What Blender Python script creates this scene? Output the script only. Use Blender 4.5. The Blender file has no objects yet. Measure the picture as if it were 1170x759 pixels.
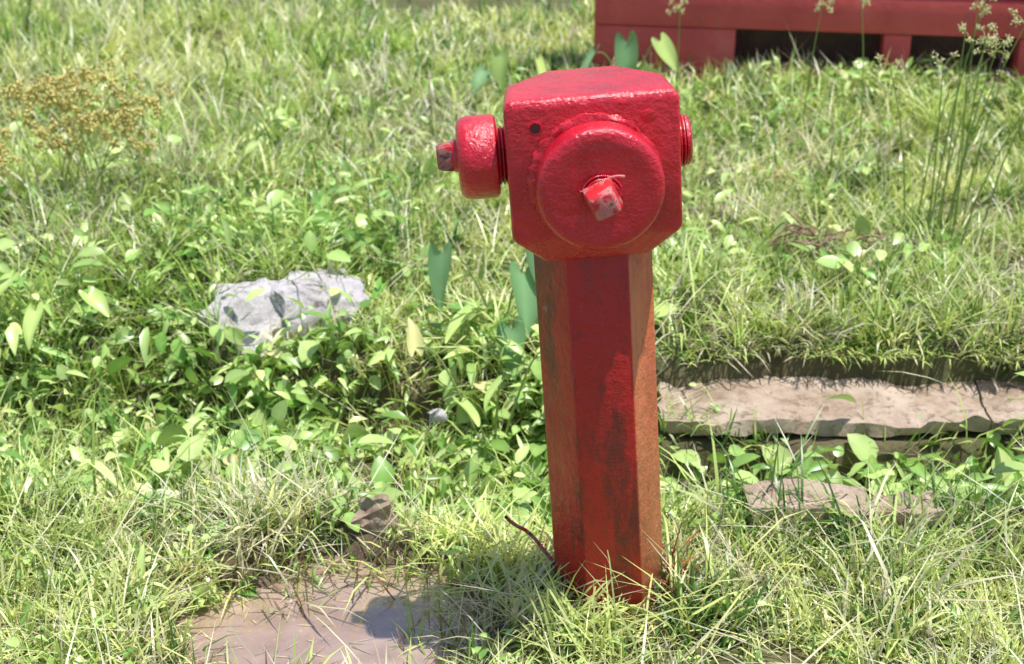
import bpy, bmesh, math, random
import numpy as np
from mathutils import Vector, Matrix
rng=np.random.default_rng(7); random.seed(7)
S=bpy.context.scene
S.view_settings.view_transform='Standard'; S.view_settings.look='None'; S.view_settings.exposure=0

# ---------------- helpers ----------------
def vnoise(x,y,f,seed=0):
    x=np.asarray(x,float)*f; y=np.asarray(y,float)*f
    xi=np.floor(x).astype(np.int64); yi=np.floor(y).astype(np.int64)
    fx=x-xi; fy=y-yi; fx=fx*fx*(3-2*fx); fy=fy*fy*(3-2*fy)
    def h(a,b):
        v=(a*374761393+b*668265263+seed*1442695041)&0x7fffffff
        v=((v^(v>>13))*1274126177)&0x7fffffff
        return ((v^(v>>16))&0xffff)/65535.0
    return (h(xi,yi)*(1-fx)+h(xi+1,yi)*fx)*(1-fy)+(h(xi,yi+1)*(1-fx)+h(xi+1,yi+1)*fx)*fy
def fbm(x,y,f,seed=0):
    return vnoise(x,y,f,seed)*.55+vnoise(x,y,f*2.1,seed+1)*.28+vnoise(x,y,f*4.3,seed+2)*.17
def sstep(a,b,x):
    t=np.clip((x-a)/(b-a),0,1); return t*t*(3-2*t)

def ditch_c(x): return .455+.13*sstep(.25,-.5,x)
def turf_edge(x): return .785+(fbm(x,x*0,7,44)-.5)*.10
def leftzone(x,y): return sstep(-.35,-.7,x)*sstep(.3,.5,y)*(1-sstep(1.7,2.2,y))
def ground_h(x,y):
    x=np.asarray(x,float); y=np.asarray(y,float)
    near=np.exp(-((x/9)**2+((y-1)/9)**2))
    h=(fbm(x,y,2.2,3)-.5)*.08*near+(fbm(x,y,9,5)-.5)*.03*near
    h=h-.11*leftzone(x,y)*sstep(.48,.62,fbm(x,y,5,66))
    d=np.abs(y-ditch_c(x)-(fbm(x,y,6,9)-.5)*.05)
    right=sstep(.05,.35,x)
    hw=.135+.06*(1-right)
    soft=.03+.12*(1-right)
    dep=.24*right+.16*(1-right)
    ext=sstep(-3.5,-2.5,x)*sstep(5,4,x)
    h=h-dep*(1-sstep(hw,hw+soft,d))*ext
    sl=(sstep(.2,.3,x))*(1-sstep(.10,.13,np.abs(y-.69)))*ext
    h=h*(1-sl)+sl*(-.055)
    te=turf_edge(x)
    h=h+.06*sstep(te,te+.025,y)*(1-.7*sstep(1.0,2.5,y))*sstep(.15,.35,x)*ext
    r=puddle_r(x,y)
    h=h-.065*(1-sstep(.7,1.35,r))
    h=h+.04*np.exp(-(((x+.52)/.3)**2+((y-1.25)/.25)**2))
    rr=np.hypot(x-.163,y); h=h*(sstep(.05,.25,rr))
    return h
def puddle_r(x,y): return np.sqrt(((x+.29)/.225)**2+((y+.10)/.195)**2)+(fbm(x,y,9,21)-.5)*1.2

def mesh_np(name,V,loops,starts,totals,col=None,mat=None,smooth=True):
    me=bpy.data.meshes.new(name)
    me.vertices.add(len(V)); me.vertices.foreach_set('co',np.ascontiguousarray(V,dtype=np.float32).ravel())
    me.loops.add(len(loops)); me.loops.foreach_set('vertex_index',np.ascontiguousarray(loops,dtype=np.int32))
    me.polygons.add(len(starts)); me.polygons.foreach_set('loop_start',np.ascontiguousarray(starts,dtype=np.int32))
    try: me.polygons.foreach_set('loop_total',np.ascontiguousarray(totals,dtype=np.int32))
    except Exception: pass
    me.polygons.foreach_set('use_smooth',np.full(len(starts),smooth,dtype=bool))
    if col is not None:
        a=me.color_attributes.new('Col','FLOAT_COLOR','POINT')
        c=np.ones((len(V),4),np.float32); c[:,:3]=col; a.data.foreach_set('color',c.ravel())
    me.update(calc_edges=True)
    o=bpy.data.objects.new(name,me); S.collection.objects.link(o)
    if mat: me.materials.append(mat)
    return o

class Acc:
    def __init__(s): s.V=[];s.L=[];s.T=[];s.C=[];s.n=0
    def add(s,V,F,C):
        n,m,_=V.shape
        fl=np.concatenate([np.array(f) for f in F]); ft=np.array([len(f) for f in F])
        L=(fl[None,:]+(np.arange(n)*m)[:,None]+s.n).ravel()
        s.V.append(V.reshape(-1,3)); s.L.append(L); s.T.append(np.tile(ft,n)); s.C.append(C.reshape(-1,3)); s.n+=n*m
    def build(s,name,mat):
        T=np.concatenate(s.T); st=np.concatenate([[0],np.cumsum(T)[:-1]])
        return mesh_np(name,np.concatenate(s.V),np.concatenate(s.L),st,T,np.clip(np.concatenate(s.C),0,.90),mat)

def blades(acc,root,phi,L,W,lean,curl,col,tipcol=None,twist=None):
    n=len(L); ts=np.array([0,.36,.7,1.0])
    d=np.stack([np.cos(phi),np.sin(phi),np.zeros(n)],1)
    tw=rng.uniform(-.9,.9,n) if twist is None else twist
    s=np.stack([-np.sin(phi+tw),np.cos(phi+tw),np.zeros(n)],1)
    pts=[root]; p=root.copy()
    for i in range(3):
        a=np.minimum(lean+curl*(ts[i]+ts[i+1])/2,1.9)
        p=p+(L*(ts[i+1]-ts[i]))[:,None]*(np.sin(a)[:,None]*d+np.cos(a)[:,None]*np.array([0,0,1.0]))
        pts.append(p.copy())
    wf=[.75,1,.68]
    V=np.zeros((n,7,3))
    for i in range(3):
        V[:,2*i]=pts[i]-s*(W*wf[i]/2)[:,None]; V[:,2*i+1]=pts[i]+s*(W*wf[i]/2)[:,None]
    V[:,6]=pts[3]
    if tipcol is None: tipcol=col
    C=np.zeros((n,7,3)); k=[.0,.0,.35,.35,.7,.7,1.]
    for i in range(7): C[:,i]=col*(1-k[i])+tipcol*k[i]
    C[:,0:2]*=.45  # shade at the blade roots put into the vertex colour for contrast
    acc.add(V,[(0,1,3,2),(2,3,5,4),(4,5,6)],C)

def rotm(yaw,pitch,roll):
    cy,sy=np.cos(yaw),np.sin(yaw); cp,sp=np.cos(pitch),np.sin(pitch); cr,sr=np.cos(roll),np.sin(roll)
    n=len(yaw); Z=np.zeros(n);O=np.ones(n)
    Rz=np.stack([cy,-sy,Z,sy,cy,Z,Z,Z,O],1).reshape(n,3,3)
    Ry=np.stack([cp,Z,-sp,Z,O,Z,sp,Z,cp],1).reshape(n,3,3)
    Rx=np.stack([O,Z,Z,Z,cr,-sr,Z,sr,cr],1).reshape(n,3,3)
    return Rz@Ry@Rx

def leaf_template(w=.6,arch=.25,fold=.12,prof=(.55,.95,.95,.62),side=0):
    xs=[.15,.38,.62,.84]; V=[(0,0,0)]
    for x,p in zip(xs,prof):
        z=-arch*x*x; hw=w/2*p; sy=side*x*x
        V+=[(x,-hw+sy,z+fold*p*w),(x,sy,z),(x,hw+sy,z+fold*p*w)]
    V.append((1,side,-arch))
    F=[(0,1,2),(0,2,3)]
    for i in range(3):
        b=1+3*i; F+=[(b,b+3,b+4,b+1),(b+1,b+4,b+5,b+2)]
    F+=[(10,13,11),(11,13,12)]
    return np.array(V,float),F

def inst(acc,T,F,pos,R,sc,col,var=.0):
    n=len(pos)
    V=np.einsum('nij,mj->nmi',R,T)*sc[:,None,None]+pos[:,None,:]
    C=np.repeat(col[:,None,:],T.shape[0],1)
    if var: C=C*rng.uniform(1-var,1+var,(n,T.shape[0],1))
    acc.add(V,F,C)

# ---------------- materials ----------------
def newmat(name):
    m=bpy.data.materials.new(name); m.use_nodes=True; nt=m.node_tree
    return m,nt,nt.nodes['Principled BSDF'],nt.nodes['Material Output']
def N(nt,t,**k):
    n=nt.nodes.new(t)
    for a,b in k.items(): setattr(n,a,b)
    return n
def noise(nt,scale,detail=5,rough=.6,vec=None,stretch=None,coord='Object'):
    tc=N(nt,'ShaderNodeTexCoord'); v=tc.outputs[coord]
    if stretch:
        mp=N(nt,'ShaderNodeMapping'); mp.inputs['Scale'].default_value=stretch
        nt.links.new(v,mp.inputs[0]); v=mp.outputs[0]
    n=N(nt,'ShaderNodeTexNoise'); n.inputs['Scale'].default_value=scale; n.inputs['Detail'].default_value=detail; n.inputs['Roughness'].default_value=rough
    nt.links.new(v,n.inputs['Vector']); return n.outputs['Fac']
def ramp(nt,fac,stops):
    r=N(nt,'ShaderNodeValToRGB'); e=r.color_ramp.elements
    e[0].position,e[0].color=stops[0][0],(*stops[0][1],1)
    e[1].position,e[1].color=stops[-1][0],(*stops[-1][1],1)
    for p,c in stops[1:-1]:
        x=e.new(p); x.color=(*c,1)
    nt.links.new(fac,r.inputs[0]); return r.outputs[0]
def mix(nt,f,a,b,mode='MIX'):
    m=N(nt,'ShaderNodeMix',data_type='RGBA',blend_type=mode)
    for s,v in ((m.inputs[0],f),(m.inputs[6],a),(m.inputs[7],b)):
        if hasattr(v,'links'): nt.links.new(v,s)
        elif isinstance(v,(int,float)): s.default_value=v
        else: s.default_value=(*v,1)
    return m.outputs[2]
def bump(nt,h,bsdf,strength=.3,dist=.01,prev=None):
    b=N(nt,'ShaderNodeBump'); b.inputs['Strength'].default_value=strength; b.inputs['Distance'].default_value=dist
    nt.links.new(h,b.inputs['Height'])
    if prev: nt.links.new(prev,b.inputs['Normal'])
    nt.links.new(b.outputs[0],bsdf.inputs['Normal']); return b.outputs[0]

def foliage_mat(name,rough=.42,trans=.35,spec=.5,tc=(1.0,1.0,.65)):
    m,nt,p,out=newmat(name)
    a=N(nt,'ShaderNodeVertexColor',layer_name='Col')
    p.inputs['Roughness'].default_value=rough; p.inputs['Specular IOR Level'].default_value=spec
    nt.links.new(a.outputs[0],p.inputs['Base Color'])
    t=N(nt,'ShaderNodeBsdfTranslucent'); c=mix(nt,1.0,a.outputs[0],tc,'MULTIPLY')
    nt.links.new(c,t.inputs[0])
    ms=N(nt,'ShaderNodeMixShader'); ms.inputs[0].default_value=trans
    nt.links.new(p.outputs[0],ms.inputs[1]); nt.links.new(t.outputs[0],ms.inputs[2]); nt.links.new(ms.outputs[0],out.inputs[0])
    return m
M_grass=foliage_mat('grass_blades',.36,.28,.7)
M_leaf=foliage_mat('weed_leaves',.34,.25,.7)

def math2(nt,op,a,b):
    n=N(nt,'ShaderNodeMath',operation=op)
    for s,v in ((n.inputs[0],a),(n.inputs[1],b)):
        if hasattr(v,'links'): nt.links.new(v,s)
        else: s.default_value=v
    return n.outputs[0]
def paint_mat(name,post=False):
    m,nt,p,out=newmat(name)
    n1=noise(nt,9,6,.65)
    tc=N(nt,'ShaderNodeTexCoord'); sz=N(nt,'ShaderNodeSeparateXYZ'); nt.links.new(tc.outputs['Object'],sz.inputs[0])
    if post:
        base=ramp(nt,noise(nt,6,5,.6,stretch=(1,1,.25)),[(.3,(.44,.009,.011)),(.55,(.58,.012,.013)),(.75,(.68,.024,.018))])
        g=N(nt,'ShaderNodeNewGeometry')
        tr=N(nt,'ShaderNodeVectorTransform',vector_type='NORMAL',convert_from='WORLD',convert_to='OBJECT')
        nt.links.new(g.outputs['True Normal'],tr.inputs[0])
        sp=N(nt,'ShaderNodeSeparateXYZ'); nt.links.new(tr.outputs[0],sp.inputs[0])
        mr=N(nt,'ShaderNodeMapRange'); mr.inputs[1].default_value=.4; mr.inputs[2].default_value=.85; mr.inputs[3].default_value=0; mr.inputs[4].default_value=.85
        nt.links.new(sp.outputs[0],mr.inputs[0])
        lit_side=ramp(nt,noise(nt,16,6,.6,stretch=(1,1,.12)),[(.3,(.72,.12,.05)),(.7,(.85,.31,.13))])
        base=mix(nt,mr.outputs[0],base,lit_side)  # right-facing sides painted streaky orange, as if lit by the sun
        st=ramp(nt,noise(nt,7,10,.8,stretch=(1.5,1.5,.34)),[(.475,(0,0,0)),(.57,(1,1,1))])
        base=mix(nt,math2(nt,'MULTIPLY',st,math2(nt,'SUBTRACT',.82,math2(nt,'MULTIPLY',mr.outputs[0],.7))),base,(.13,.018,.018))
        sk=ramp(nt,noise(nt,30,10,.85,stretch=(1,1,.45)),[(.575,(0,0,0)),(.62,(1,1,1))])
        base=mix(nt,math2(nt,'MULTIPLY',sk,.85),base,(.10,.03,.024))
        ch=ramp(nt,noise(nt,14,9,.8),[(.64,(0,0,0)),(.67,(1,1,1))])
        base=mix(nt,math2(nt,'MULTIPLY',ch,.8),base,(.42,.24,.20))
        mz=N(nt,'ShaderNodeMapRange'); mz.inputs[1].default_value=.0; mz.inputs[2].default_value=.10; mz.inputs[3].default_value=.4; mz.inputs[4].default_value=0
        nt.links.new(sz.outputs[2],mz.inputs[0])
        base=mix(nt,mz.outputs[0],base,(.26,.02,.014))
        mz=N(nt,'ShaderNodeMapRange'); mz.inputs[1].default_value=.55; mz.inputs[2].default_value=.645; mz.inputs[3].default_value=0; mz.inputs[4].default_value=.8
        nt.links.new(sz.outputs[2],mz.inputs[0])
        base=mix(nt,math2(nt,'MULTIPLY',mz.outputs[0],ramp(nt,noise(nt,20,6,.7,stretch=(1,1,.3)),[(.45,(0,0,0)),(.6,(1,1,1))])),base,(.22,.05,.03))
    else:
        base=ramp(nt,n1,[(.3,(.56,.006,.020)),(.55,(.70,.009,.030)),(.75,(.76,.022,.045))])
        sk=ramp(nt,noise(nt,40,10,.85),[(.585,(0,0,0)),(.64,(1,1,1))])
        base=mix(nt,math2(nt,'MULTIPLY',sk,.85),base,(.15,.008,.014))
        st=ramp(nt,noise(nt,11,8,.75,stretch=(1,1,.5)),[(.52,(0,0,0)),(.66,(1,1,1))])
        base=mix(nt,math2(nt,'MULTIPLY',st,.45),base,(.24,.006,.012))
    nt.links.new(base,p.inputs['Base Color'])
    rr=ramp(nt,noise(nt,18,6,.7),[(.35,(.22,)*3 if not post else (.30,)*3),(.65,(.42,)*3 if not post else (.56,)*3)])
    nt.links.new(rr,p.inputs['Roughness'])
    b1=bump(nt,noise(nt,45,5,.65),p,.65,.008)
    b2=bump(nt,noise(nt,190,3,.7),p,.45,.0025,b1)
    nt.links.new(b2,p.inputs['Coat Normal'])
    p.inputs['Coat Weight'].default_value=.7 if not post else .3; p.inputs['Coat Roughness'].default_value=.12 if not post else .25
    return m
M_head=paint_mat('glossy_red_paint'); M_post=paint_mat('weathered_red_paint',True)
M_chip,nt,p,_=newmat('chipped_metal')
nt.links.new(ramp(nt,noise(nt,60,6),[(.42,(.5,.015,.02)),(.5,(.45,.2,.17)),(.62,(.08,.03,.025))]),p.inputs['Base Color']); p.inputs['Roughness'].default_value=.5
bump(nt,noise(nt,80,5),p,.6,.003)
M_nut,nt,p,_=newmat('worn_nut')
nt.links.new(ramp(nt,noise(nt,38,7,.7),[(.46,(.68,.03,.04)),(.55,(.66,.24,.22)),(.64,(.16,.07,.06))]),p.inputs['Base Color']); p.inputs['Roughness'].default_value=.4
bump(nt,noise(nt,80,5),p,.6,.003)
M_shade,nt,p,_=newmat('recess_shade'); nt.links.new(ramp(nt,noise(nt,12,6),[(.3,(.03,.015,.015)),(.7,(.13,.045,.04))]),p.inputs['Base Color'])  # dark colour standing in for shade in the openings, hole and drain

M_soil,nt,p,_=newmat('soil')
c=ramp(nt,noise(nt,3,8,.7),[(.3,(.075,.055,.03)),(.5,(.15,.11,.06)),(.7,(.28,.22,.13))])
c=mix(nt,ramp(nt,noise(nt,.9,5),[(.4,(0,0,0)),(.6,(.7,.7,.7))]),c,(.10,.14,.035))
a=N(nt,'ShaderNodeVertexColor',layer_name='Col'); sp=N(nt,'ShaderNodeSeparateColor'); nt.links.new(a.outputs[0],sp.inputs[0])
c=mix(nt,sp.outputs[0],c,ramp(nt,noise(nt,14,8,.7),[(.3,(.075,.048,.03)),(.7,(.24,.165,.115))]))
nt.links.new(c,p.inputs['Base Color'])
mr=N(nt,'ShaderNodeMapRange'); mr.inputs[3].default_value=.95; mr.inputs[4].default_value=.2; nt.links.new(sp.outputs[0],mr.inputs[0]); nt.links.new(mr.outputs[0],p.inputs['Roughness'])
b1=bump(nt,noise(nt,35,8,.7),p,.8,.02)

M_conc,nt,p,_=newmat('old_concrete')
c=ramp(nt,noise(nt,7,9,.72),[(.30,(.20,.13,.085)),(.46,(.50,.37,.27)),(.7,(.72,.58,.46))])
c=mix(nt,ramp(nt,noise(nt,30,7,.8),[(.52,(0,0,0)),(.62,(.75,.75,.75))]),c,(.16,.10,.055))
c=mix(nt,ramp(nt,noise(nt,3.3,6,.7),[(.54,(0,0,0)),(.66,(.75,.75,.75))]),c,(.24,.16,.09))
nt.links.new(c,p.inputs['Base Color']); p.inputs['Roughness'].default_value=.9
bump(nt,noise(nt,55,8,.75),p,.9,.010)

M_rock,nt,p,_=newmat('pale_rock')
c=ramp(nt,noise(nt,10,9,.7),[(.34,(.42,.35,.34)),(.46,(.74,.68,.68)),(.65,(.86,.82,.82))])
c=mix(nt,ramp(nt,noise(nt,20,9,.82),[(.53,(0,0,0)),(.60,(.8,.8,.8))]),c,(.30,.23,.18))
nt.links.new(c,p.inputs['Base Color']); p.inputs['Roughness'].default_value=.9
bump(nt,noise(nt,28,9,.78),p,.9,.018)

# shallow muddy water: glassy surface over suspended silt
M_water,nt,p,_=newmat('muddy_water')
c=ramp(nt,noise(nt,5,6,.6,stretch=(1,1.8,1)),[(.32,(.27,.17,.12)),(.5,(.40,.27,.21)),(.68,(.53,.39,.32))])
c=mix(nt,ramp(nt,noise(nt,60,6,.8),[(.62,(0,0,0)),(.68,(.8,.8,.8))]),c,(.70,.60,.52))
nt.links.new(c,p.inputs['Base Color']); p.inputs['Roughness'].default_value=.05; p.inputs['Specular IOR Level'].default_value=1.0; p.inputs['IOR'].default_value=1.6
p.inputs['Coat Weight'].default_value=1.0; p.inputs['Coat Roughness'].default_value=.02; p.inputs['Coat IOR'].default_value=1.7
b=bump(nt,noise(nt,22,3),p,.35,.012); nt.links.new(b,p.inputs['Coat Normal'])

M_wall,nt,p,_=newmat('red_wall_paint')
c=ramp(nt,noise(nt,4,8,.7),[(.3,(.50,.06,.06)),(.55,(.68,.10,.095)),(.75,(.78,.22,.19))])
c=mix(nt,ramp(nt,noise(nt,16,8,.8),[(.54,(0,0,0)),(.64,(.6,.6,.6))]),c,(.22,.09,.08))
nt.links.new(c,p.inputs['Base Color']); p.inputs['Roughness'].default_value=.7
bump(nt,noise(nt,40,6),p,.4,.005)

# ---------------- ground ----------------
def axis(lo,hi,st,far):
    inner=np.arange(lo,hi+st/2,st); out=[]; d=st; x=inner[-1]
    while x<far: d*=1.35; x+=d; out.append(x)
    out2=[]; d=st; x=inner[0]
    while x>-far: d*=1.35; x-=d; out2.append(x)
    return np.array(out2[::-1]+list(inner)+out)
gx=axis(-2.2,2.8,.016,200); gy=axis(-1.0,4.0,.016,200)
X,Y=np.meshgrid(gx,gy); Z=ground_h(X,Y)
nx,ny=len(gx),len(gy)
V=np.stack([X,Y,Z],-1).reshape(-1,3)
mud=(1-sstep(1.0,1.9,puddle_r(X,Y))).reshape(-1)
i=np.arange(nx-1);j=np.arange(ny-1); I,J=np.meshgrid(i,j); b=(J*nx+I).ravel()
L=np.stack([b,b+1,b+nx+1,b+nx],1).ravel(); nf=len(b)
mesh_np('ground',V,L,np.arange(nf)*4,np.full(nf,4),np.repeat(mud[:,None],3,1),M_soil)

# ---------------- puddle ----------------
bm=bmesh.new(); n=48; vs=[]
for k in range(n):
    a=2*math.pi*k/n; vs.append(bm.verts.new((-.29+.37*math.cos(a),-.10+.31*math.sin(a),-.036)))
bm.faces.new(vs); me=bpy.data.meshes.new('puddle'); bm.to_mesh(me); me.materials.append(M_water)
o=bpy.data.objects.new('puddle',me); S.collection.objects.link(o)

# ---------------- exclusion / density ----------------
def slab_mask(x,y): return (x>.29)&(x<3.2)&(y>.6+(vnoise(x,y,12,55)-.5)*.02)&(y<turf_edge(x)+.012)
def blocked(x,y):
    m=slab_mask(x,y)|(puddle_r(x,y)<.98+rng.uniform(-.35,.15,len(x)))
    m|=np.hypot(x-.163,y)<.083
    m|=(np.hypot((x+.52)/1.25,(y-1.06)*1.15)<.13)
    m|=(np.abs(x-.6)/.19+np.abs(y-.235)/.06<1)
    m|=(np.hypot(x+.25,y-.2)<.045)
    return m
def in_ditch(x,y): return np.abs(y-ditch_c(x))<.16
def inview(x,y,mg=.18): return (np.abs(x)<(y+2.2)*.345+mg)&(y>-.42)
WY=lambda x:3.07-.143*(x-.28)

# ---------------- grass ----------------
acc=Acc()
G1=np.array([.36,.54,.095]); G2=np.array([.78,.88,.31]); ST=np.array([.90,.85,.56]); DK=np.array([.11,.25,.04])
def grass_cols(x,y,n):
    k=np.clip(fbm(x,y,1.7,31)*1.8-.28+rng.normal(0,.34,n),0,1)[:,None]
    c=G1*(1-k)+G2*k
    s=(rng.random(n)<(.10+.32*sstep(.5,.7,fbm(x,y,2.3,77))))[:,None]
    c=np.where(s,ST*rng.uniform(.55,1.05,(n,1)),c)
    d=(rng.random(n)<.2)[:,None]; c=np.where(d,DK,c)
    return c*rng.uniform(.72,1.15,(n,1))
def tufts(nt_,x0,x1,y0,y1,k0,k1,lenf,wf,dens=None,cull=True):
    x=rng.uniform(x0,x1,nt_); y=rng.uniform(y0,y1,nt_)
    keep=~blocked(x,y)
    if cull: keep&=inview(x,y)|(rng.random(nt_)<.3)
    if dens is not None: keep&=rng.random(nt_)<dens(x,y)
    x=x[keep];y=y[keep]; n=len(x)
    k=rng.integers(k0,k1,n); idx=np.repeat(np.arange(n),k); m=len(idx)
    tc=grass_cols(x,y,n); L0=lenf(x,y)*rng.uniform(.55,1.5,n); W0=rng.uniform(.65,1.5,n)
    tp=rng.uniform(0,2*np.pi,n); tl=rng.uniform(0,.6,n)
    r=rng.normal(0,.013,(m,2)); px=x[idx]+r[:,0]; py=y[idx]+r[:,1]
    ok=~blocked(px,py); idx=idx[ok];px=px[ok];py=py[ok]; m=len(idx)
    phi=np.where(rng.random(m)<.45,tp[idx]+rng.normal(0,.5,m),rng.uniform(0,2*np.pi,m))
    L=L0[idx]*rng.uniform(.5,1.3,m); W=wf(px,py)*rng.uniform(.6,1.4,m)*W0[idx]
    lean=np.clip(tl[idx]+rng.normal(.2,.3,m),0,1.3); curl=np.abs(rng.normal(.8,.6,m))
    c=tc[idx]*rng.uniform(.72,1.25,(m,1))
    stw=rng.random(m)<.09; c=np.where(stw[:,None],ST*rng.uniform(.6,1.1,(m,1)),c)
    d=np.hypot(px-.163,py+.02); red=(d<.17)&(rng.random(m)<.9*(1-sstep(.10,.17,d)))
    c=np.where(red[:,None],np.where(rng.random((m,1))<.5,np.array([.5,.04,.03]),np.array([.36,.2,.12]))*rng.uniform(.5,1.3,(m,1)),c)
    tip=c*np.array([1.2,1.12,1.25])
    root=np.stack([px,py,ground_h(px,py)-.004],1)
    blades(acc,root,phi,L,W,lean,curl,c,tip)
def lf(x,y):
    b=.05+.05*fbm(x,y,1.4,61)
    b=b+.035*sstep(.3,.6,y)*sstep(-.3,-.8,x)
    b=np.where((y<.3)&(x>.3),b*.8,b)
    return b
wf=lambda x,y:.0033+.0009*np.clip(y,0,4)
def dn(x,y):
    d=np.where(in_ditch(x,y),.3,1.0)
    bare=sstep(.58,.66,fbm(x,y,3.4,91))*.9
    bare=np.maximum(bare,.9*np.exp(-(((x+.15)/.22)**2+((y-.02)/.15)**2)))
    left=leftzone(x,y)*(.35+.5*sstep(.45,.6,fbm(x,y,5,66)))
    left=np.maximum(left,.5*(np.hypot((x+.1)/.6,(y-.75)/.35)<1))
    return d*(1-bare)*(1-left)
dn2=lambda x,y:(1-.85*sstep(.60,.68,fbm(x,y,2.8,91)))
tufts(14500,-1.7,1.8,-.8,2.0,9,17,lf,wf,dn)
tufts(8000,-2.3,2.6,1.9,4.0,8,14,lambda x,y:lf(x,y)*1.1,lambda x,y:wf(x,y)*1.08,dn2)
tufts(2300,-6,7,4.0,11,8,11,lambda x,y:lf(x,y)*1.6,lambda x,y:.008+0*x,None,False)
tufts(1300,-6,-1.7,-2,4.5,7,11,lambda x,y:lf(x,y)*1.6,lambda x,y:.007+0*x,None,False)
tufts(1300,1.8,7,-2,4.5,7,11,lambda x,y:lf(x,y)*1.6,lambda x,y:.007+0*x,None,False)
n=4200; x=rng.uniform(.26,3,n); y=turf_edge(x)+rng.uniform(-.002,.07,n)
k=rng.random(n)<.35+.65*sstep(.35,.6,vnoise(x,x*0,9,8)); x=x[k];y=y[k];n=len(x)
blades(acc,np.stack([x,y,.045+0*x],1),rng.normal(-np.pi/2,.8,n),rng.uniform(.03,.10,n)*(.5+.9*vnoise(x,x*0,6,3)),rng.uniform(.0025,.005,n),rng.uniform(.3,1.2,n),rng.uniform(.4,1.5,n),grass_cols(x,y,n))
n=420; x=rng.uniform(.3,3,n); y=rng.uniform(.57,.65,n); k=vnoise(x,x*0,5,81)>.52; x=x[k];y=y[k];n=len(x)
blades(acc,np.stack([x,y,-.03+0*x],1),rng.uniform(0,6.28,n),rng.uniform(.05,.12,n),rng.uniform(.0025,.005,n),rng.uniform(.1,.8,n),rng.uniform(.3,1.3,n),grass_cols(x,y,n))
n=4600; x=rng.uniform(-1.8,2.0,n); y=rng.uniform(-.5,3.0,n); k=~blocked(x,y); x=x[k];y=y[k];n=len(x)
blades(acc,np.stack([x,y,ground_h(x,y)+rng.uniform(.01,.07,n)],1),rng.uniform(0,6.28,n),rng.uniform(.06,.22,n),rng.uniform(.0018,.0038,n),rng.uniform(.8,1.4,n),rng.uniform(-.2,.5,n),ST*rng.uniform(.5,1.1,(n,1)))
n=9000; x=rng.uniform(-.9,.25,n); y=rng.uniform(-.35,.42,n); k=(~blocked(x,y))&(fbm(x,y,3,15)>.42); x=x[k];y=y[k];n=len(x)
blades(acc,np.stack([x,y,ground_h(x,y)+rng.uniform(.0,.015,n)],1),rng.uniform(0,6.28,n),rng.uniform(.02,.07,n),rng.uniform(.0015,.003,n),rng.uniform(1.0,1.5,n),rng.uniform(-.2,.3,n),ST*np.array([1,.9,.7])*rng.uniform(.3,.95,(n,1)))
# stems standing in the puddle and bits floating on it
n=750; x=rng.uniform(-.62,-.02,n); y=rng.uniform(-.34,.14,n); r_=puddle_r(x,y); k=(r_>.45+rng.uniform(0,.5,n))&(r_<1.35); x=x[k];y=y[k];n=len(x)
blades(acc,np.stack([x,y,-.038+0*x],1),rng.uniform(0,6.28,n),rng.uniform(.03,.11,n),rng.uniform(.002,.0035,n),rng.uniform(0,1.2,n),rng.uniform(.1,1,n),np.where(rng.random((n,1))<.45,np.array([.28,.15,.09]),G1))
n=120; x=rng.uniform(-.55,-.05,n); y=rng.uniform(-.32,.06,n)
blades(acc,np.stack([x,y,-.034+0*x],1),rng.uniform(0,6.28,n),rng.uniform(.01,.05,n),rng.uniform(.0015,.003,n),np.full(n,1.55),np.zeros(n),ST*rng.uniform(.3,1,(n,1)))
cl=[(-.62,1.5,90,.26),(-.95,1.9,90,.26),(-.05,.9,60,.2),(.02,.05,120,.13),(.1,-.13,150,.12),(.3,-.08,140,.11),(-.02,-.1,120,.13),(.95,.9,60,.16),(1.1,.3,120,.18),(-.75,.1,120,.15),(-.62,-.1,120,.14),(-.9,.2,100,.18),(-.46,.18,90,.12),(-.08,.14,90,.12),(.0,.22,80,.13),(1.0,.55,50,.16),(-1.0,1.2,90,.25),(-.3,1.5,70,.2),(1.3,2.4,90,.25),(-.10,-.23,60,.1),(-.68,-.22,90,.13),(.9,.1,80,.12),(.34,.62,40,.10)]
for q in range(120):
    yy=random.uniform(-.3,2.8); xx=random.uniform(-1,1)*(yy+2.2)*.36
    if xx>.35 and .3<yy<.85: continue
    cl.append((xx,yy,random.randint(20,60),random.uniform(.1,.22)))
for q in range(70): cl.append((random.uniform(-1.5,-.45),random.uniform(.35,1.9),random.randint(25,55),random.uniform(.14,.26)))
cl+=[(-.66,.88,40,.12),(-.56,.90,30,.09),(-.42,.92,35,.10),(-.72,1.0,45,.14),(-.33,1.02,40,.13),(-.30,1.12,40,.14)]
for (cx,cy,cnt,Lm) in cl:
    if -.80<cx<-.25 and .75<cy<1.0 and Lm>.14: continue
    x=cx+rng.normal(0,.05,cnt); y=cy+rng.normal(0,.045,cnt)
    k=~blocked(x,y); x=x[k];y=y[k]; c=len(x)
    if c==0: continue
    tcol=grass_cols(np.array([cx]),np.array([cy]),1)
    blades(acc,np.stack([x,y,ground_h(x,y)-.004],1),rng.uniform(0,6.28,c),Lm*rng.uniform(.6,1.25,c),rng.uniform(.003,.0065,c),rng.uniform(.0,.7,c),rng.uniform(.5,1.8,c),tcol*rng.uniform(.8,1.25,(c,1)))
acc.build('grass',M_grass)

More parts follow.
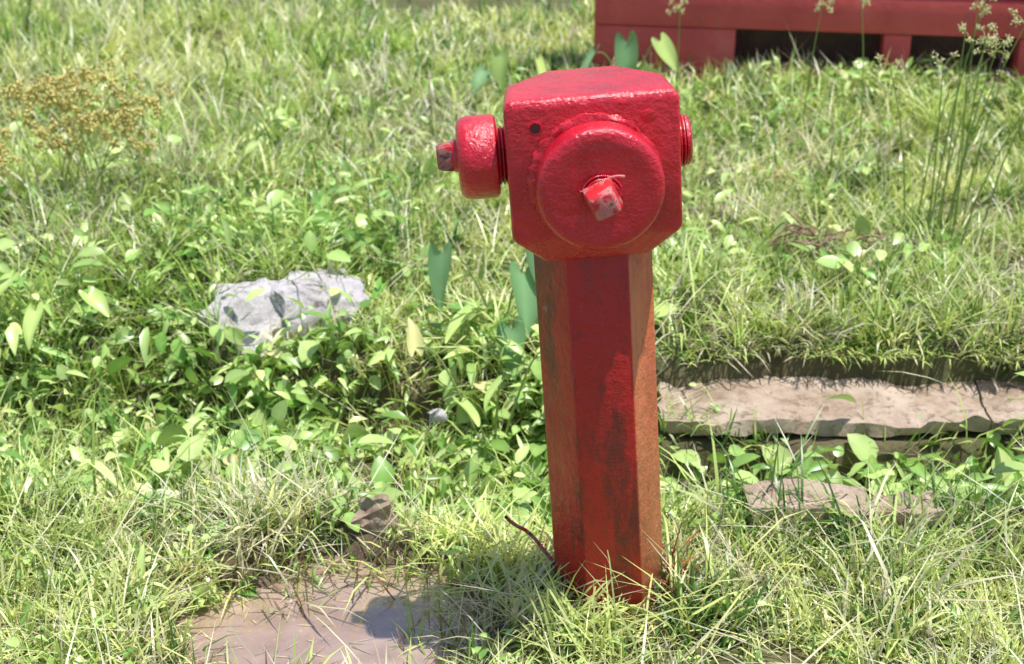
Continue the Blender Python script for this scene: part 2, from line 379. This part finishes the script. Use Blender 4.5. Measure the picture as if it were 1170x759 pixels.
# ---------------- broadleaf weeds ----------------
wa=Acc()
TS=[leaf_template(.58,.3,.16,side=.08),leaf_template(.42,.45,.22,(.5,1,.8,.4)),leaf_template(.75,.15,.1,(.8,1,.85,.5),-.05),leaf_template(.26,.5,.2,(.6,1,.9,.5),.1),leaf_template(.2,.25,.25,(.7,1,.8,.4),-.08)]
def weeds(x,y,lm,hm,kmin=5,kmax=10,pw=(.25,.25,.15,.2,.15),bright=1.0):
    n=len(x); k=rng.integers(kmin,kmax,n); idx=np.repeat(np.arange(n),k); m=len(idx)
    yaw=rng.uniform(0,6.28,m); h=hm[idx]*rng.uniform(.25,1.2,m); out=h*rng.uniform(.2,.9,m)
    z0=ground_h(x,y)
    base=np.stack([x[idx]+np.cos(yaw)*out,y[idx]+np.sin(yaw)*out,z0[idx]+h],1)
    ps=rng.uniform(.55,1.35,n)
    ln=lm[idx]*ps[idx]*rng.uniform(.5,1.25,m)
    gk=np.clip(rng.random(n)[idx]+rng.normal(0,.25,m),0,1)[:,None]; col=(np.array([.19,.38,.065])*(1-gk)+np.array([.64,.80,.28])*gk)*rng.uniform(.7,1.2,(m,1))*bright
    yl=rng.random(m)<.012; col=np.where(yl[:,None],np.array([.80,.70,.35]),col)
    R=rotm(yaw+rng.normal(0,.4,m),rng.normal(.0,.55,m),rng.normal(0,.5,m))
    which=rng.choice(len(TS),n,p=pw)[idx]
    for w,(T,F) in enumerate(TS):
        s=which==w
        if s.any():
            q=int(s.sum()); cc=np.repeat(col[s][:,None,:],14,1)*rng.uniform(.9,1.1,(q,14,1)); cc[:,[2,5,8,11]]*=1.22
            Vv=np.einsum('nij,mj->nmi',R[s],T)*(ln[s]*(1.25 if w>2 else 1))[:,None,None]+base[s][:,None,:]
            wa.add(Vv,F,cc)
    root=np.stack([x[idx],y[idx],z0[idx]-.005],1); d=base-root; LL=np.linalg.norm(d,axis=1); a=np.arccos(d[:,2]/LL)
    blades(wa,root,yaw,LL,np.full(m,.0032),a,np.zeros(m),np.array([.50,.56,.18])*np.ones((m,1)),twist=np.zeros(m))
def scatter(n,x0,x1,y0,y1,cond=None):
    x=rng.uniform(x0,x1,n); y=rng.uniform(y0,y1,n); k=~blocked(x,y)
    if cond is not None: k&=cond(x,y)
    return x[k],y[k]
def frontclear(x,y): return ~((x>-.74)&(x<-.30)&(y>.88)&(y<1.0))
x,y=scatter(980,-1.8,-.45,.3,1.9,lambda x,y:(fbm(x,y,2.4,19)>.38)&frontclear(x,y)); weeds(x,y,np.full(len(x),.050),rng.uniform(.04,.17,len(x)))
x,y=scatter(520,-.7,.28,.36,.95,lambda x,y:frontclear(x,y)&(fbm(x,y,3.4,23)>.36)); weeds(x,y,np.full(len(x),.056),rng.uniform(.04,.12,len(x)),pw=(.35,.25,.1,.15,.15))
x,y=scatter(250,.24,1.15,.30,.54); weeds(x,y,np.full(len(x),.058),rng.uniform(.10,.20,len(x)),pw=(.35,.3,.15,.1,.1))
x,y=scatter(14,.35,1.15,.42,.58); weeds(x,y,np.full(len(x),.048),rng.uniform(.2,.28,len(x)),pw=(.4,.25,.15,.1,.1))
x,y=scatter(110,1.1,2.6,.32,.55); weeds(x,y,np.full(len(x),.05),rng.uniform(.08,.2,len(x)))
x,y=scatter(680,-1.6,1.8,.95,2.9,lambda x,y:fbm(x,y,1.8,12)>.45); weeds(x,y,np.full(len(x),.042),rng.uniform(.03,.09,len(x)))
x,y=scatter(220,-.9,.2,-.35,.35); weeds(x,y,np.full(len(x),.03),rng.uniform(.02,.06,len(x)),pw=(.1,.2,.05,.35,.3))
x,y=scatter(80,.2,1.0,-.35,.3); weeds(x,y,np.full(len(x),.024),rng.uniform(.02,.05,len(x)),pw=(.1,.2,.05,.35,.3))
x,y=scatter(60,-.9,-.3,1.25,1.5); weeds(x,y,np.full(len(x),.05),rng.uniform(.08,.18,len(x)))
x,y=scatter(60,-.78,-.26,.80,.95); weeds(x,y,np.full(len(x),.042),rng.uniform(.04,.10,len(x)))
x,y=scatter(60,-.2,1.6,2.6,3.05,lambda x,y:y<WY(x)-.05); weeds(x,y,np.full(len(x),.05),rng.uniform(.04,.09,len(x)),pw=(.1,.3,.0,.3,.3))
wa.build('broadleaf_weeds',M_leaf)

# ---------------- taro ----------------
TV=np.array([(0,0,0),(.35,0,.0),(.7,0,-.05),(1,0,-.16),
 (-.16,.07,.03),(-.30,.17,.02),(-.1,.27,.02),(.3,.27,.03),(.68,.14,-.02),
 (-.16,-.07,.03),(-.30,-.17,.02),(-.1,-.27,.02),(.3,-.27,.03),(.68,-.14,-.02)],float)
TF=[(0,6,5,4),(0,1,7,6),(1,2,8,7),(2,3,8),(0,9,10,11),(0,11,12,1),(1,12,13,2),(2,13,3)]
def tube(acc,pts,r,col,k=5):
    pts=[np.array(p,float) for p in pts]; V=[];F=[]
    for i,p in enumerate(pts):
        t=pts[min(i+1,len(pts)-1)]-pts[max(i-1,0)]; t/=np.linalg.norm(t)+1e-9
        a=np.cross(t,[0.3,1,.2]); a/=np.linalg.norm(a); b_=np.cross(t,a)
        rr=r*(1-.5*i/(len(pts)-1))
        for q in range(k):
            V.append(p+rr*(math.cos(6.283*q/k)*a+math.sin(6.283*q/k)*b_))
    for i in range(len(pts)-1):
        for q in range(k): F.append((i*k+q,i*k+(q+1)%k,(i+1)*k+(q+1)%k,(i+1)*k+q))
    V=np.array(V)[None]; C=np.ones(V.shape)*np.array(col); acc.add(V,F,C)
def taro(leaves,root,name='taro_plant'):
    a=Acc(); rz=float(ground_h(np.array([root[0]]),np.array([root[1]]))[0])
    for (x,y,z,s,yaw,pitch,roll,c) in leaves:
        tube(a,[(root[0],root[1],rz-.01),(root[0]*.6+x*.4,root[1]*.6+y*.4,rz+.6*(z-rz)),(root[0]*.25+x*.75,root[1]*.25+y*.75,z+.01),(x,y,z)],.004,(.38,.48,.16))
        T=TV.copy(); T[:,2]+=rng.normal(0,.035,len(T)); T[:,1]*=rng.uniform(.8,1.1); T[4:,2]+=.07
        V=np.einsum('ij,mj->mi',rotm(np.array([yaw]),np.array([pitch]),np.array([roll]))[0],T)*s+np.array([x,y,z])
        C=np.ones((14,3))*np.array(c)*rng.uniform(.8,1.1,(14,1)); C[0:4]=C[0:4]*1.35+.04
        a.add(V[None],TF,C[None])
    o=a.build(name,M_leaf); md=o.modifiers.new('s','SUBSURF'); md.levels=2; md.render_levels=2; return o
BG=(.19,.36,.14); YG=(.50,.66,.18)
taro([(-.15,.98,.20,.13,-1.75,-1.05,.55,BG),(.02,.93,.17,.15,-1.35,-.95,-.45,BG),(.06,.95,.23,.13,-1.2,-1.1,.5,BG),(.0,.85,.08,.12,-1.5,-.9,.3,BG),(-.09,.9,.1,.10,-2.4,-.5,.2,YG)],(-.02,1.02))
taro([(.08,.66,.12,.09,-1.5,-.8,.3,BG),(-.02,.6,.08,.08,-2.2,-.4,.6,YG),(-.20,.68,.12,.075,1.8,1.0,.4,(.78,.74,.3)),(-.1,.55,.06,.08,-1.0,-.2,-.5,YG)],(-.04,.70))
taro([(.37,2.72,.22,.17,-1.4,-1.2,.5,BG),(.27,2.8,.17,.12,-2.2,-.7,.6,BG),(.48,2.74,.22,.12,-.8,-.8,.7,YG),(.42,2.7,.12,.12,-1.9,-.5,.3,BG)],(.39,2.84))
taro([(-.03,2.72,.19,.14,-1.6,-1.15,.6,YG),(.08,2.78,.15,.11,-1.2,-.9,-.6,YG),(-.09,2.75,.12,.10,-2.2,-.7,-.4,BG)],(0,2.85))
taro([(-1.02,.85,.12,.10,-1.6,-.5,.3,YG),(-1.1,.95,.15,.11,-2.4,-.5,.1,YG),(-.93,.95,.12,.08,-.7,-.4,.1,YG)],(-1.02,1.0))

# ---------------- flowering sedges ----------------
OV=np.array([(0,0,0),(.5,.22,0),(.5,-.1,.2),(.5,-.1,-.2),(1,0,0)]); OF=[(0,1,2),(0,2,3),(0,3,1),(4,2,1),(4,3,2),(4,1,3)]
def sedge(name,stalks,fcol,heads=True,fs=1.0,fl=1.0):
    a=Acc()
    for (x,y,dx,dy,h,big) in stalks:
        z=float(ground_h(np.array([x]),np.array([y]))[0])
        pts=[(x+dx*t*t,y+dy*t*t,z+h*t) for t in (0,.25,.5,.75,1)]
        tube(a,pts,.0024,(.30,.44,.10),4)
        if heads:
            top=np.array(pts[-1]); nb=8 if big else 3
            for q in range(nb):
                an=rng.uniform(0,6.28); ll=rng.uniform(.015,.055)*(1.2 if big else .6)*fs
                e=top+np.array([math.cos(an)*ll,math.sin(an)*ll,rng.uniform(-.02,.035)])
                tube(a,[top,(top+e)/2+np.array([0,0,.005]),e],.0011,(.58,.6,.2),3)
                m=14; inst(a,OV,OF,np.repeat(e[None],m,0)+rng.normal(0,.004*fs,(m,3)),rotm(rng.uniform(0,6.28,m),rng.uniform(-1.4,1.4,m),rng.uniform(0,6,m)),rng.uniform(.007,.012,m)*fl,np.array(fcol)*rng.uniform(.7,1.2,(m,1)))
    return a.build(name,M_leaf)
st=[(1.06+rng.normal(0,.06),1.42+rng.normal(0,.08),rng.normal(.03,.06),rng.normal(0,.05),rng.uniform(.36,.62),k%4==0) for k in range(13)]
sedge('flowering_sedge',st,(.84,.82,.42),True,.8)
sedge('flowering_sedge',[(.52,2.6,.0,0,.36,True),(.85,2.2,.03,0,.43,True),(1.0,2.1,-.03,0,.44,False),(1.2,1.8,0,0,.52,True)],(.84,.82,.42),True,.7)
st=[(-1.10+rng.normal(0,.08),1.70+rng.normal(0,.12),rng.normal(0,.07),rng.normal(-.02,.05),rng.uniform(.24,.40),True) for k in range(22)]
sedge('yellow_flower_weed',st,(.92,.76,.26),True,1.1,1.7)

# ---------------- objects: generic ----------------
def obj_from_bm(bm,name,mat,parent=None,smooth=False,bevel=0,seg=2):
    bmesh.ops.recalc_face_normals(bm,faces=bm.faces)
    if bevel: bmesh.ops.bevel(bm,geom=[e for e in bm.edges if len(e.link_faces)==2 and e.calc_face_angle(0)>.3],offset=bevel,segments=seg,affect='EDGES',profile=.5)
    me=bpy.data.meshes.new(name); bm.to_mesh(me); bm.free(); me.materials.append(mat)
    if smooth:
        for p_ in me.polygons: p_.use_smooth=True
        try: me.set_sharp_from_angle(angle=math.radians(38))
        except Exception: pass
    o=bpy.data.objects.new(name,me); S.collection.objects.link(o)
    if parent: o.parent=parent
    return o
def loft(rings,cap=True):
    bm=bmesh.new(); R=[[bm.verts.new(v) for v in r] for r in rings]; n=len(rings[0])
    for a,b_ in zip(R[:-1],R[1:]):
        for k in range(n): bm.faces.new((a[k],a[(k+1)%n],b_[(k+1)%n],b_[k]))
    if cap: bm.faces.new(R[0][::-1]); bm.faces.new(R[-1])
    return bm
def lathe(prof,org,ax,seg=48):
    ax=Vector(ax).normalized(); u=ax.orthogonal().normalized(); w=ax.cross(u); rings=[]
    for t,r in prof: rings.append([Vector(org)+ax*t+(u*math.cos(2*math.pi*k/seg)+w*math.sin(2*math.pi*k/seg))*max(r,.0004) for k in range(seg)])
    return loft(rings)

# ---------------- hydrant ----------------
from mathutils import noise as mn
H=bpy.data.objects.new('fire_hydrant',None); S.collection.objects.link(H)
H.location=(.165,0,0); H.rotation_euler=(0,math.radians(-4.0),math.radians(3.0))
R=.091
def hexr(z,s=1): return [(R*s*math.cos(math.radians(a)),R*s*math.sin(math.radians(a)),z) for a in (240,300,0,60,120,180)]
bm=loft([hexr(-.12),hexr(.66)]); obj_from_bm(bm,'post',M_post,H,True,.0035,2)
full=[(-.123,-.112),(.123,-.112),(.117,-.012),(.055,.062),(-.055,.062),(-.117,-.012)]
low=[(-.074,-.088),(.074,-.088),(.094,0),(.047,.072),(-.047,.072),(-.094,0)]
def rg(pl,z,s=1,cy=-.02,slope=0): return [(x*s,cy+(y-cy)*s,z-slope*(y+.112)) for x,y in pl]
bm=loft([rg(low,.636),rg(full,.682),rg(full,.880,1,-.02,.04),rg(full,.888,.93,-.02,.035)])
obj_from_bm(bm,'head',M_head,H,True,.006,3)
zc=.776; zf=.768
prof=[(-.02,.062),(.004,.062),(.004,.068),(.007,.070),(.010,.068),(.010,.083),(.013,.088),(.018,.0895),(.046,.0895),(.052,.088),(.056,.083),(.057,.073),(.0565,.063),(.0565,.02)]
obj_from_bm(lathe(prof,(.003,-.112,zf),(0,-1,0),64),'front_cap',M_head,H,True)
bm=lathe([(-.004,.0795),(.0,.0955),(.005,.0955),(.008,.090),(.008,.07)],(.0,-.113,zf),(0,-1,0),120)
for v in bm.verts:
    c_=Vector((0,v.co.y,zf)); dd=v.co-c_; v.co=c_+dd*(1+.07*mn.noise(v.co*85)); 
obj_from_bm(bm,'front_collar',M_head,H,True)
def nut(org,ax,a0,a1,ln,rot,name,mat,collar=.03):
    obj_from_bm(lathe([(-.003,collar),(.004,collar),(.008,collar*.9),(.008,.01)],org,ax,32),name+'_collar',M_head,H,True)
    ax=Vector(ax); u=Vector((1,0,0)) if abs(ax.x)<.5 else Vector((0,1,0)); w=ax.cross(u); rings=[]
    for t,a in ((.006,a0),(ln*.8,a1*1.05),(ln,a1*.9)):
        rings.append([Vector(org)+ax*t+(u*math.cos(math.radians(rot+q))+w*math.sin(math.radians(rot+q)))*a*1.414 for q in (45,135,225,315)])
    obj_from_bm(loft(rings),name,mat,H,True,.003,2)
nut((.003,-.1685,zf-.004),(0,-1,0),.0225,.0175,.048,22,'front_nut',M_nut,.027)
def threads(t0,t1,r,n): 
    P=[(t0-.03,r)]
    for k in range(n):
        a=t0+(t1-t0)*k/n; d=(t1-t0)/n; P+=[(a,r-.0015),(a+d*.35,r+.0025),(a+d*.65,r+.0025),(a+d,r-.0015)]
    return P+[(t1,r-.004),(t1+.001,.02)]
obj_from_bm(lathe(threads(0,.026,.040,5),(-.113,-.03,zc+.010),(-1,0,0),40),'left_thread',M_head,H,True)
prof=[(.0,.040),(.0,.055),(.003,.0595),(.008,.0605),(.042,.0605),(.050,.0585),(.056,.053),(.058,.044),(.059,.02)]
obj_from_bm(lathe(prof,(-.133,-.03,zc+.010),(-1,0,0),48),'left_cap',M_head,H,True)
nut((-.191,-.03,zc+.015),(-1,0,0),.019,.0165,.030,5,'left_nut',M_chip,.024)
obj_from_bm(lathe(threads(0,.026,.037,5),(.112,-.03,zc+.010),(1,0,0),40),'right_thread',M_head,H,True)
obj_from_bm(lathe([(0,.036),(.004,.036),(.007,.033),(.007,.012)],(.139,-.03,zc+.010),(1,0,0),40),'right_plug',M_head,H,True)
obj_from_bm(lathe([(-.003,.011),(.0015,.011),(.002,.0085),(.0004,.006)],(-.080,-.112,.848),(0,-1,0),24),'hole_rim',M_head,H,True)
obj_from_bm(lathe([(-.003,.006),(.0022,.0065),(.0024,.002)],(-.080,-.112,.848),(0,-1,0),24),'hole_shade_disc',M_shade,H,True)  # dark disc on the face, painted for the shade inside the bolt hole
obj_from_bm(lathe([(-.003,.011),(.002,.0105),(.0035,.007),(.004,.001)],(.078,-.112,.853),(0,-1,0),24),'bolt',M_head,H,True)
def curve(name,pts,r,mat,parent=None):
    cu=bpy.data.curves.new(name,'CURVE'); cu.dimensions='3D'; cu.bevel_depth=r; cu.bevel_resolution=2
    sp=cu.splines.new('NURBS'); sp.points.add(len(pts)-1); sp.use_endpoint_u=True; sp.order_u=3
    for q,p_ in enumerate(pts): sp.points[q].co=(*p_,1)
    cu.materials.append(mat); o=bpy.data.objects.new(name,cu); S.collection.objects.link(o)
    if parent: o.parent=parent
    return o
curve('wire',[(.003+.029*math.cos(a),-.173,zf-.004+.029*math.sin(a)) for a in np.linspace(.4,2.9,12)]+[(-.03,-.176,zf+.006)],.0016,M_head,H)
curve('wire_end',[(.012,-.178,zf+.022),(.022,-.182,zf+.027),(.034,-.178,zf+.023)],.0024,M_nut,H)

# ---------------- drain ----------------
D=bpy.data.objects.new('concrete_drain',None); S.collection.objects.link(D)
def rough_box(name,x0,x1,y0,y1,z0,z1,mat,parent,amp=.01,st=.03,skew=0):
    bm=bmesh.new(); bmesh.ops.create_cube(bm,size=1)
    for v in bm.verts: v.co=Vector(((x0+x1)/2+v.co.x*(x1-x0),(y0+y1)/2+v.co.y*(y1-y0),(z0+z1)/2+v.co.z*(z1-z0)))
    for ax,(a,b_) in enumerate(((x0,x1),(y0,y1),(z0,z1))):
        n=int((b_-a)/st)
        for k in range(1,n+1):
            if k*st>=(b_-a)-.004: break
            co=[0,0,0]; co[ax]=a+k*st; no=[0,0,0]; no[ax]=1
            bmesh.ops.bisect_plane(bm,geom=bm.verts[:]+bm.edges[:]+bm.faces[:],plane_co=co,plane_no=no)
    for v in bm.verts:
        q=v.co*7; d=Vector((mn.noise(q),mn.noise(q+Vector((9,0,0))),mn.noise(q+Vector((0,9,0)))))
        q2=v.co*28; d2=Vector((mn.noise(q2),mn.noise(q2+Vector((9,0,0))),mn.noise(q2+Vector((0,9,0)))))
        v.co+=Vector((d.x*amp*1.6,d.y*amp*1.8,d.z*amp*.9))+d2*amp*.8; v.co.y+=skew*(v.co.x-x0)
    return obj_from_bm(bm,name,mat,parent,True)
rough_box('far_lip',.31,.985,.615,.83,-.042,-.014,M_conc,D,.014,.014)
rough_box('far_lip_2',.99,1.62,.610,.83,-.044,-.012,M_conc,D,.014,.014,.01)
rough_box('far_lip_3',1.64,3.3,.60,.83,-.048,-.010,M_conc,D,.012,.025)
rough_box('far_wall',.33,3.3,.685,.75,-.30,-.052,M_shade,D,.008,.04)  # wall coloured dark to paint the shadow beneath the overhanging lip
rough_box('near_wall',.42,3.2,.20,.27,-.30,-.03,M_conc,D,.008,.04)
SL=bpy.data.objects.new('broken_slab',None); S.collection.objects.link(SL)
rough_box('piece_1',.43,.635,.195,.285,-.02,.032,M_conc,SL,.014,.014)
rough_box('piece_2',.65,.78,.20,.27,-.02,.030,M_conc,SL,.014,.014)

def rock(name,lobes,mat,seed):
    r=random.Random(seed); P=bpy.data.objects.new(name,None); S.collection.objects.link(P)
    for k,(c,sz,rot) in enumerate(lobes):
        bm=bmesh.new()
        for _ in range(15):
            v=Vector((r.uniform(-1,1),r.uniform(-1,1),r.uniform(-1,1))); v/=max(abs(v.x),abs(v.y),abs(v.z))**.8
            bm.verts.new(Vector((v.x*sz[0],v.y*sz[1],v.z*sz[2])))
        bmesh.ops.convex_hull(bm,input=bm.verts)
        bmesh.ops.delete(bm,geom=[v for v in bm.verts if not v.link_faces],context='VERTS')
        bmesh.ops.rotate(bm,verts=bm.verts,matrix=Matrix.Rotation(.35,3,'X')@Matrix.Rotation(rot,3,'Z'))
        bmesh.ops.triangulate(bm,faces=bm.faces)
        bmesh.ops.subdivide_edges(bm,edges=bm.edges[:],cuts=7,use_grid_fill=True)
        for v in bm.verts:
            q=v.co*12; v.co+=v.co.normalized()*(mn.noise(q)*.018+mn.noise(q*2.7)*.014+mn.noise(q*6)*.008); v.co+=Vector(c)
        obj_from_bm(bm,'lobe_%d'%(k+1),mat,P,True)
    return P
rock('boulder',[((-.59,1.04,.003),(.105,.115,.070),.2),((-.445,1.10,.030),(.100,.125,.078),.5),((-.51,1.0,-.05),(.09,.07,.08),.1)],M_rock,5)
rock('stone',[((-.255,.205,.018),(.042,.045,.055),.4)],M_conc,9)
rock('stone',[((-.16,.62,.0),(.016,.016,.022),.4)],M_rock,14)

M_twig,nt,p,_=newmat('dry_twig'); nt.links.new(ramp(nt,noise(nt,40),[(.3,(.14,.07,.04)),(.7,(.42,.29,.18))]),p.inputs['Base Color']); p.inputs['Roughness'].default_value=.9
T=bpy.data.objects.new('dry_twigs',None); S.collection.objects.link(T)
for k in range(16):
    x0,y0=.68+random.uniform(-.08,.12),1.28+random.uniform(-.05,.07); a=random.uniform(-.9,.9); l=random.uniform(.06,.17)
    curve('twig_%d'%k,[(x0,y0,.10),(x0+l*.4*math.cos(a),y0+l*.4*math.sin(a),.135+random.uniform(-.02,.04)),(x0+l*.7*math.cos(a-.5),y0+l*.7*math.sin(a-.5),.13),(x0+l*math.cos(a+.4),y0+l*math.sin(a+.4),.10+random.uniform(0,.04))],random.uniform(.0012,.0035),M_twig,T)
curve('red_stalk',[(.10,.0,.01),(.06,.02,.05),(.03,.04,.085),(.0,.04,.10),(-.01,.03,.12)],.0032,M_chip)

# ---------------- red wall ----------------
Wl=bpy.data.objects.new('red_wall',None); S.collection.objects.link(Wl)
Wl.location=(.28,3.07,0); Wl.rotation_euler=(0,0,math.atan2(-.20,1.4))
def box(name,x0,x1,y0,y1,z0,z1,mat,bev=.006):
    bm=bmesh.new(); bmesh.ops.create_cube(bm,size=1)
    for v in bm.verts: v.co=Vector(((x0+x1)/2+v.co.x*(x1-x0),(y0+y1)/2+v.co.y*(y1-y0),(z0+z1)/2+v.co.z*(z1-z0)))
    return obj_from_bm(bm,name,mat,Wl,True,bev,2)
box('sill',0,6,-.01,.22,-.1,.048,M_wall)
box('beam',0,6,0,.2,.200,.32,M_wall)
box('upper_panel',0,6,.03,.17,.322,.95,M_wall)
box('coping',-.03,6.03,-.03,.23,.952,1.02,M_wall)
box('recess_back',.01,5.99,.14,.19,.050,.198,M_shade,0)  # back panel coloured dark for the shade inside the openings
for k in range(13):
    x0=.09+k*.44 if k else 0
    if x0>5.9: break
    if k!=1: box('pier_%d'%k,x0,x0+(.09 if k>0 else .48),.004,.138,.050,.198,M_wall)

# ---------------- light, sky, camera ----------------
el=math.radians(79); sx,sy=.97,-.05; hn=math.hypot(sx,sy); sx/=hn; sy/=hn
d=Vector((math.cos(el)*sx,math.cos(el)*sy,math.sin(el)))
sl=bpy.data.lights.new('sun','SUN'); sl.energy=5; sl.angle=math.radians(.53); sl.color=(1,.975,.93)
so=bpy.data.objects.new('sun',sl); so.rotation_euler=d.to_track_quat('Z','Y').to_euler(); so.location=(2,0,5); S.collection.objects.link(so)
w=bpy.data.worlds.new('World'); S.world=w; w.use_nodes=True; nt=w.node_tree
sk=nt.nodes.new('ShaderNodeTexSky'); sk.sky_type='NISHITA'; sk.sun_disc=False; sk.sun_elevation=el; sk.sun_rotation=math.atan2(sx,sy)
nt.links.new(sk.outputs[0],nt.nodes['Background'].inputs[0]); nt.nodes['Background'].inputs[1].default_value=.15
cam=bpy.data.cameras.new('camera'); co=bpy.data.objects.new('camera',cam); S.collection.objects.link(co)
co.location=(0,-2.2,1.5); co.rotation_euler=(math.radians(65),0,0)
cam.sensor_width=36; cam.lens=36*1785/1170; cam.clip_end=500; cam.clip_start=.05
cam.dof.use_dof=True; cam.dof.focus_distance=2.3; cam.dof.aperture_fstop=6.3
S.camera=co
